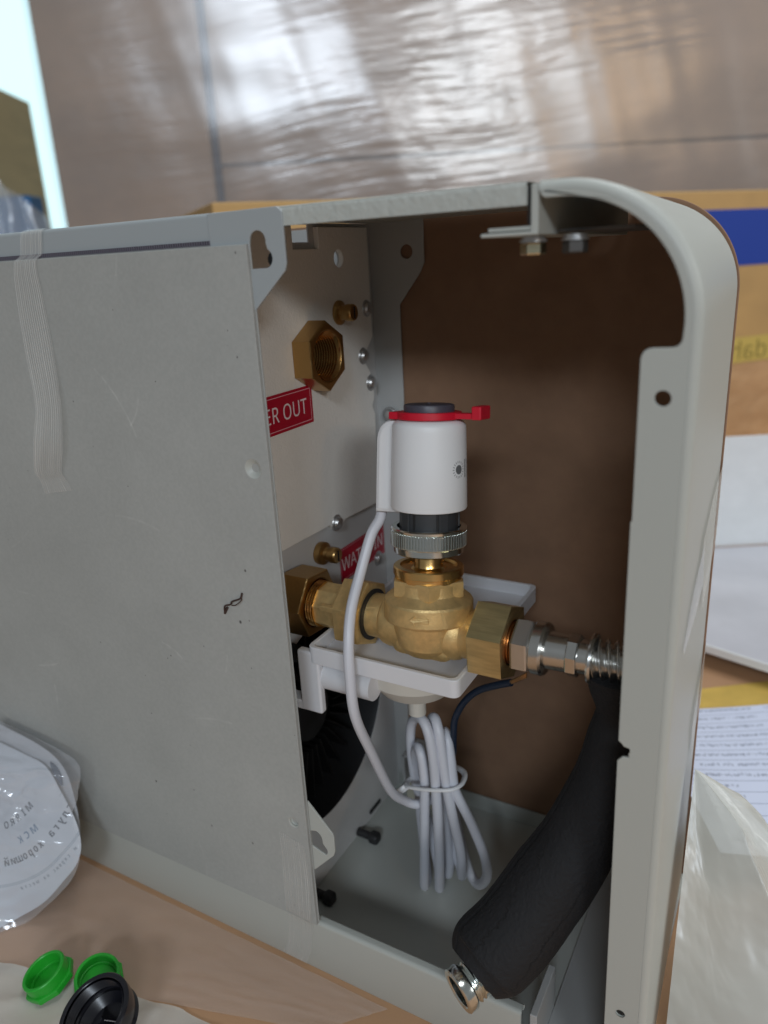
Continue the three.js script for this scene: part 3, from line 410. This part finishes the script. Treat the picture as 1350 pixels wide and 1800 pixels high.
// ---------------------------------------------------------------- in front: booklet in a bag, caps, film
{
  const c = document.createElement('canvas'); c.width = c.height = 1024; const g = c.getContext('2d');
  g.fillStyle = '#dfe3e8'; g.fillRect(0, 0, 1024, 1024); g.strokeStyle = '#9aa8b4'; g.lineWidth = 3;
  const mirror = (t, x, y, px, col, rot) => { g.save(); g.translate(x, y); g.rotate(rot); g.scale(-1, 1); g.fillStyle = col; g.font = `bold ${px}px sans-serif`; g.textAlign = 'center'; g.fillText(t, 0, 0); g.restore(); };
  const arc = (t, r, a0, da, px, col) => [...t].forEach((ch, i) => mirror(ch, 300 + r * Math.cos(a0 + da * i), 180 + r * Math.sin(a0 + da * i), px, col, a0 + da * i - Math.PI / 2));
  arc('MIRRO', 430, 0.5, 0.11, 52, '#4c5560'); arc('MCK', 530, 0.62, 0.1, 52, '#6d86a0'); arc('услуга хороший', 610, 0.16, 0.07, 56, '#3d4652'); 
  g.beginPath(); g.arc(300, 180, 700, 0.1, 1.5); g.stroke(); g.beginPath(); g.arc(300, 180, 708, 0.1, 1.5); g.stroke(); g.lineWidth = 2; g.beginPath(); g.arc(300, 180, 520, -0.4, 0.2); g.stroke();
  arc('печать и сервис на месте', 742, 0.22, 0.034, 26, '#8a949c');
  const t = new THREE.CanvasTexture(c); t.colorSpace = THREE.SRGBColorSpace;
  const bk = thing('booklet', 'white printed booklet inside the clear bag at the foot of the panel', 'booklet', [-450, 0, 40]);
  // a fan of paper from a point out of sight on the left to the rounded outer edge
  const edge = (pts) => new THREE.CatmullRomCurve3(pts.map((p) => V3(...p)), false, 'catmullrom', 0.5);
  const fanOf = (curve, C, o, bulge, wr) => sheet(60, 90, (u, v) => { const q = curve.getPoint(v), b = Math.sin(Math.PI * u), w = (wr * 0.6 * fbm(u * 4 + o, v * 5, 1.7 + o, 4) + (wr > 3 ? wr * 0.9 * (0.4 - Math.abs(fbm(u * 6, v * 8, 4.4, 3))) : 0)) * Math.min(1, 6 * (1 - u) + 0.25); return [C[0] + (q.x - C[0]) * u, Math.max(1, C[1] + (q.y - C[1]) * u + b * bulge * 0.3 + w), C[2] + (q.z - C[2]) * u + b * bulge + o + w]; });
  const E1 = edge([[-493, 99, 13], [-464, 97, 13], [-439, 95, 14], [-421, 82, 18], [-404, 68, 23], [-396, 55, 28], [-396, 44, 34], [-405, 31, 40], [-419, 14, 49], [-435, 3, 60], [-443, 1.6, 77]]);
  const E2 = edge([[-496, 109, 10], [-466, 106, 10], [-440, 102, 11], [-424, 94, 13], [-414, 80, 17], [-404, 60, 24], [-402, 44, 31], [-410, 31, 36], [-424, 14, 44], [-440, 3, 54], [-450, 1.4, 66]]);
  const page = fanOf(E1, [-540, 66, 24], 2, 9, 0.5);
  { const uv = page.attributes.uv, p = page.attributes.position; for (let i = 0; i < p.count; i++) uv.setXY(i, (p.getX(i) + 540) / 150, (p.getY(i) - p.getZ(i) * 0.5 + 40) / 150); }
  part('page', page, std({ map: t, roughness: 0.5 }), bk, { uv: false });
  part('page', fanOf(E2, [-540, 66, 14], -1, 4, 0.5), std({ color: lin(0.6, 0.61, 0.63), roughness: 0.6 }), bk, { uv: false });
  part('blue_spine', tube([[-437, 97, 13], [-430, 91, 14.4], [-424, 84, 16.4]], (u) => 0.4 + 2.1 * Math.sin(Math.PI * u), 20, 10), std({ color: lin(0.05, 0.07, 0.12), roughness: 0.4 }), bk);
  const E3 = edge([[-492, 117, 9], [-454, 115, 9], [-412, 111, 10], [-399, 104, 12], [-400, 88, 17], [-404, 72, 22], [-389, 62, 31], [-388, 47, 38], [-400, 29, 48], [-423, 6, 58], [-436, 2, 70], [-442, 1.4, 84]]);
  part('plastic_bag', fanOf(E3, [-560, 66, 40], 4, 20, 7), phy({ color: lin(0.86, 0.87, 0.9), transmission: 0.8, thickness: 0, roughness: 0.12, ior: 1.7 }), scene, { uv: false, label: 'crinkled clear plastic bag holding the white printed booklet', category: 'plastic bag' });
}
{
  const cap = (label, base, tiltX, tiltZ) => {
    const o = thing('green_cap', label, 'cap', base, 'green plastic pipe caps'), m = new THREE.Matrix4().makeTranslation(...base).multiply(new THREE.Matrix4().makeRotationX(tiltX)).multiply(new THREE.Matrix4().makeRotationZ(tiltZ)).multiply(new THREE.Matrix4().makeRotationY(0.3));
    const green = phy({ color: lin(0.02, 0.42, 0.03), roughness: 0.38, transmission: 0.12 });
    part('rim', tf(merged([lathe([[11.2, 3], [13.2, 3], [13.4, 11], [12.9, 11.6], [11.6, 11.6], [11.2, 11], [11.2, 3]], 48), hexY(0.4, 4.6, 0, 0, 15.4, 0.2, 0.8, 10.5, 8)]), m), green, o);
    part('disc', tf(lathe([[0.1, 0.8], [11.2, 0.8], [11.3, 2.4], [0.1, 2.4]], 40), m), green, o);
  };
  cap('whole green plastic cap lying left of the other two caps', [-370, 4.4, 85], 0.22, 0.24);
  cap('green plastic cap partly hidden behind the black cap', [-342.5, 3.4, 72], 0.16, -0.22);
  const bb = [-311, 10, 91.5], m = new THREE.Matrix4().makeTranslation(...bb).multiply(new THREE.Matrix4().makeRotationX(0.36)).multiply(new THREE.Matrix4().makeRotationZ(0.12));
  const o = thing('black_cap', 'shiny black threaded plastic cap with a cone inside', 'cap', bb), blk = std({ color: lin(0.012, 0.012, 0.016), roughness: 0.22 });
  const th = [[20.4, 3]]; for (let y = 8; y < 16.5; y += 1.9) th.push([18.4, y], [17.4, y + 0.9]);
  part('shell', tf(lathe([[0.1, -5], [10, -4.4], [17, 0], [20, 6], [21.3, 12], [21.6, 16.6], [21, 17.4], [19, 17.4], [18.6, 17]], 56), m), blk, o);
  part('thread', tf(lathe(th.reverse().map(([r, y]) => [r, y]).concat([[16.6, 5], [12, 0.5], [0.1, -1.4]]), 56), m), blk, o);
  part('cone', tf(lathe([[0.1, 9], [0.8, 8.8], [3.6, 1], [4.4, -1.4]], 32), m), blk, o);
  for (let i = 0; i < 3; i++) part('fin', tf(ext(poly([[0, -1.5], [14, -1], [2, 8]]), 1, 0.2).rotateY(i * 2.09 + 0.5), m), blk, o);
}
{ // thin translucent films on the table
  const film = phy({ color: lin(0.80, 0.82, 0.77), transparent: true, opacity: 0.52, roughness: 0.28 });
  part('film_scrap', sheet(160, 70, (u, v) => { const x = -640 + 395 * u; const zTop = 100 - 40 * clamp((u - 0.45) / 0.45) + 5 * fbm(u * 6, 1, 3, 3), z = zTop + v * (260 - 60 * u); return [x, 0.8 + 2.6 * Math.pow(1 - Math.min(1, 2 * Math.abs(fbm(u * 5 + v * 1.5, v * 2.6, 8.2, 2))), 4) + 1.2 * Math.abs(fbm(u * 12, v * 7, 2, 3)), z]; }), film, scene, { uv: false, label: 'whitish plastic film on the table under the caps', category: 'plastic film' });
  part('film_scrap', sheet(70, 40, (u, v) => { const x = -520 + 345 * u, za = 4, zb = 4 + (u < 0.35 ? 96 : 96 - 66 * (u - 0.35) / 0.65); return [x - 30 * v, 0.7 + 1.1 * Math.abs(fbm(u * 7 + 3, v * 4, 1.2, 3)), za + (zb - za) * v]; }), phy({ color: lin(0.8, 0.78, 0.76), transparent: true, opacity: 0.2, roughness: 0.3 }), scene, { uv: false, label: 'thin clear film spread over the brown table before the base lip', category: 'plastic film' });
}

// ---------------------------------------------------------------- right of the unit: bag, papers, folder, white tray
{
  const A = [-31, 137, -112], footLine = new THREE.CatmullRomCurve3([V3(-27, 2, -34), V3(10, 2, -22), V3(58, 2, -48), V3(70, 2, -120), V3(50, 2, -180), V3(34, 3, -208)]);
  part('plastic_bag', sheet(150, 70, (u, v) => { // a fan of folds from the pinched top to the table
    const a = u * 1.25, foot = footLine.getPoint(u).toArray();
    const fold = (1 - Math.pow(Math.abs(Math.sin(u * 9 + 1.3 * fbm(u * 1.6, v * 1.4, 5, 2) + 0.6 * v)), 0.8)) * (8 + 13 * v) * Math.min(1, v * 5) * (1 - v * 0.35), crumple = 3.4 * fbm(u * 3, v * 3, 3.1, 5) * Math.min(1, v * 3);
    const bulge = Math.sin(Math.PI * Math.pow(v, 0.8)), k = v, nx = Math.cos(a * 0.9), nz = -Math.sin(a * 0.6) + 0.9;
    const p = [A[0] + (foot[0] - A[0]) * k, A[1] + (foot[1] - A[1]) * k, A[2] + (foot[2] - A[2]) * k], q = (fold + crumple) * 0.8 + bulge * 9 * Math.min(1, u * 4);
    return [Math.max(-31.5, p[0] + nx * q * Math.min(1, u * 8)), Math.max(1 + 3 * Math.abs(crumple) * 0.1, p[1] + q * 0.7 + crumple * 0.5), p[2] + nz * q * 0.5];
  }), phy({ color: lin(0.66, 0.66, 0.61), transmission: 0.3, thickness: 0, roughness: 0.3 }), scene, { uv: false, label: 'crumpled milky plastic bag leaning on the right side of the unit', category: 'plastic bag' });
  // printed form, slightly curled
  const c = document.createElement('canvas'); c.width = 1024; c.height = 1448; const g = c.getContext('2d'); g.fillStyle = '#d3dbf0'; g.fillRect(0, 0, 1024, 1448);
  g.strokeStyle = '#8a93a8'; g.lineWidth = 4; const smear = (x, y, w, h = 14) => { for (let k = 0; k < w; k += 7) { const q = hash(k, y | 0, 5); if (q > 0.16) { g.fillStyle = `rgba(92,100,118,${0.25 + 0.5 * q})`; g.fillRect(x + k, y - h * q * 0.5, 5, h * (0.5 + 0.5 * hash(k, y | 0, 9))); } } };
  smear(60, 110, 300, 30); smear(520, 90, 220, 30); smear(450, 190, 380, 30); smear(450, 235, 330, 30);
  for (let i = 0; i < 11; i++) { const y = 320 + i * 104; g.lineWidth = 5; g.beginPath(); g.moveTo(20, y); g.lineTo(1004, y); g.stroke(); if (i > 2) { smear(50, y + 55, 30, 30); smear(120, y + 55, 420, 30); smear(600, y + 55, 300, 30); } else { smear(60, y + 55, 180, 30); smear(430, y + 55, 420, 30); } }
  g.beginPath(); g.moveTo(400, 30); g.lineTo(420, 640); g.stroke();
  const t = new THREE.CanvasTexture(c); t.colorSpace = THREE.SRGBColorSpace;
  part('printed_form', sheet(40, 40, (u, v) => { const s = 235 + 190 * u - 22 * v, d = 600 - 200 * v + 14 * u, b = bgp(s, 2 + 16 * Math.pow(1 - u, 2) * (0.4 + v) + 6 * Math.pow(u - 0.45, 2) + 7 * v, d); return b; }), std({ map: (t.flipY = true, t), roughness: 0.6 }), scene, { uv: false, label: 'white printed form with ruled lines beside the bag', category: 'paper' });
  tag(part('yellow_folder', tf(box(-260, 60, 0.4, 1.6, -66, 50, 0.3), new THREE.Matrix4().makeRotationY(Math.PI / 6 + 0.1).setPosition(...bgp(336, 0, 580))), std({ map: tint([205, 172, 84], 0.92, 1.06, 6, 6, 111), roughness: 0.6 }), scene), 'yellow card folder under the printed form', 'folder');
  // white folded sheet metal cover standing behind
  const wt = thing('white_cover', 'white folded sheet metal cover lying behind the papers', 'metal cover', bgp(440, 0, 800));
  const wm = std({ map: tint([226, 229, 231], 0.97, 1.02, 6, 6, 121), roughness: 0.35 });
  const wall = (v) => v;
  part('back_wall', tf(box(-140, 420, 14, 172, -1.5, 0, 0.6), bgm(480, 0, 975)), wm, wt);
  part('floor_sheet', sheet(4, 24, (u, v) => { const n = [0, 1]; const f0 = bgp(290, 24, 722), f1 = bgp(530, 24, 470), b0 = bgp(330, 14, 972), b1 = bgp(900, 14, 972); const q = (a, b, k) => a.map((x, i) => x + (b[i] - x) * k); return q(q(f0, f1, u), q(b0, b1, u), v); }), std({ map: tint([196, 197, 204], 0.93, 1.05, 5, 5, 131), roughness: 0.3 }), wt, { uv: 300 });
  { const f0 = V3(...bgp(290, 24, 722)), f1 = V3(...bgp(530, 24, 470)), len = f0.distanceTo(f1), m = new THREE.Matrix4().lookAt(f0, f1, V3(0, 1, 0)).multiply(new THREE.Matrix4().makeRotationY(-Math.PI / 2)); m.setPosition((f0.x + f1.x) / 2, 24, (f0.z + f1.z) / 2); part('front_flange', tf(box(-len / 2, len / 2, -6, 3, -1.2, 1.2, 0.6), m), wm, wt); }
}

// ---------------------------------------------------------------- behind: cartons, wrapped pallet, window
{
  const kraftB = std({ map: tint([186, 150, 98], 0.94, 1.05, 6, 6, 141), roughness: 0.8, bumpMap: T.soft, bumpScale: 0.0006 });
  const turn = -Math.atan2(350, 862) * -1, cm = bgm(-192, 0, 1000, Math.atan2(350, 862));
  const cb = bgp(200, 0, 1160), ct = thing('striped_carton', 'brown carton with a wide blue band standing behind the unit', 'carton', cb);
  part('carton_body', tf(box(0, 1500, 0, 498, -240, 0, 3), cm), kraftB, ct, { uv: 300 });
  part('blue_band', tf(box(560, 1501, 379, 469, -20, 0.8, 0.2), cm), std({ color: lin(0.006, 0.042, 0.32), roughness: 0.65 }), ct);
  const c = document.createElement('canvas'); c.width = 1024; c.height = 256; const g = c.getContext('2d'); g.fillStyle = '#c9b05e'; g.fillRect(0, 0, 1024, 256); g.fillStyle = '#8a7a3e'; g.font = '250px sans-serif'; g.textBaseline = 'middle'; g.save(); g.translate(1024, 0); g.scale(-1, 1); g.fillText('dah', 330, 138); g.restore();
  const t = new THREE.CanvasTexture(c); t.colorSpace = THREE.SRGBColorSpace;
  part('packing_tape', tf(sheet(20, 2, (u, v) => [820 + 220 * u, 214 + 44 * v, 1.2]), cm), std({ map: t, roughness: 0.3 }), ct, { uv: false, label: 'yellow packing tape with mirrored letters' });
  part('dented_patch', tf(sheet(50, 40, (u, v) => { const e = Math.min(1, 6 * Math.min(u, 1 - u, v, 1 - v)); return [780 + 300 * u, 40 + 172 * v, 0.5 + e * (1.8 + 2.4 * fbm(u * 6, v * 5, 4, 3))]; }), cm), std({ map: tint([190, 150, 108], 0.92, 1.06, 5, 5, 151), roughness: 0.7 }), ct, { uv: 300 });
}
{
  const DP = 1800, pb = bgp(0, 0, DP + 250), pal = thing('wrapped_pallet', 'tall stack of brown cartons wrapped in shiny stretch film', 'wrapped pallet', pb);
  const pm = bgm(0, 0, DP), kp = [std({ map: tint([152, 126, 100], 0.88, 1.1, 5, 5, 161), roughness: 0.75 }), std({ map: tint([148, 122, 97], 0.88, 1.1, 5, 5, 162), roughness: 0.75 })];
  let i = 0;
  for (const [a, b, y0, y1] of [[-672, -333, 0, 1330], [-315, 1300, 0, 629], [-315, 1300, 634, 1330]]) part('carton', tf(box(a, b, y0, y1, -500, (i % 3) * -1.5, 5), pm), kp[i++ % 2], pal, { uv: 400 });
  part('dark_strap', tf(box(-331, -317, 0, 1328, -490, -14, 1), pm), std({ color: lin(0.03, 0.03, 0.05), roughness: 0.6 }), pal);
  const streak = tex(2048, 1024, (u, v) => { const w = v - 0.16 * u + 0.02 * vn(u, v, 6, 4, 171); const a = 0.5 * multi(u, w, 9, 90, 172, 3) + 0.3 * multi(u, w, 24, 150, 176, 2) + 0.25 * multi(u, v, 70, 70, 179, 2), m = clamp(-0.5 + 2.4 * multi(u, v, 5, 4, 188, 3), 0.08, 1.2); return 255 * clamp(0.52 + (a - 0.52) * m); });
  const film = phy({ color: lin(0.93, 0.93, 0.96), transmission: 0.88, thickness: 0, roughness: 0.22, ior: 1.9, bumpMap: streak, bumpScale: 0.0013 });
  part('stretch_film', tf(sheet(160, 90, (u, v) => { const x = -678 + 1984 * u, y = 1336 * v; return [x, y, 9 + 4.2 * fbm(x / 380, y / 210, 3.3, 2) + 1.5 * fbm(x / 90 + y / 300, y / 1400, 9, 2)]; }), pm), film, pal, { uv: false, label: 'glossy wrinkled stretch film over the cartons' });
}
{ // to the left: another wrapped stack with a carton, and a bright window far behind
  const kp = std({ map: tint([228, 210, 164], 0.95, 1.05, 5, 20, 191), roughness: 0.8 });
  const D2 = 2300, k = D2 / 1900, Y = (y) => 421 + (y - 421) * k;
  const m = bgm(0, 0, D2);
  part('carton', tf(box(-1500, -1026, 0, Y(806) + 48, -320, 0, 4), m), kp, scene, { uv: 400, label: 'plain brown carton standing left of the wrapped pallet', category: 'carton' });
  part('blue_crate', tf(box(-1400, -905, 0, Y(596), 20, 100, 5), m), std({ color: lin(0.05, 0.22, 0.5), roughness: 0.4 }), scene, { label: 'blue crate at the far left under loose clear film', category: 'crate' });
  const folds = sheet(90, 60, (u, v) => { const x = -1150 + 344 * u, top = 850 - 290 * Math.pow(u, 0.9) + 22 * fbm(u * 4, 2, 1, 3), y = top * v; return [x + 20 * fbm(v * 2, u, 7, 2), y, 215 + 34 * fbm(u * 7 + v * 1.4, v * 1.2, 5, 4) + 22 * Math.abs(Math.sin(u * 17 + v * 3))]; });
  part('loose_film', tf(folds, m), phy({ color: lin(0.9, 0.95, 1), transmission: 0.6, thickness: 0, roughness: 0.18, ior: 1.9 }), scene, { uv: false, label: 'loose clear film draped over the blue crate at far left', category: 'plastic film' });
  const win = thing('window', 'bright pale window far behind the stacked cartons', 'window', bgp(-1900, 600, 4600)), wm = bgm(-1900, 0, 4600);
  part('window_pane', tf(box(-1100, 700, 560, 3000, -6, 0, 1), wm), new THREE.MeshStandardMaterial({ color: lin(0.8, 0.9, 0.9), roughness: 0.3, emissive: lin(0.62, 0.95, 1.0), emissiveIntensity: 1.0 }), win);
  part('window_frame', tf(merged([box(-1160, 760, 500, 560, -30, 20, 4), box(700, 760, 560, 3000, -30, 20, 4), box(-1160, -1100, 560, 3000, -30, 20, 4), box(-1160, 760, 3000, 3060, -30, 20, 4)]), wm), std({ color: lin(0.7, 0.7, 0.7), roughness: 0.5 }), win);
}

renderer.render(scene, camera);
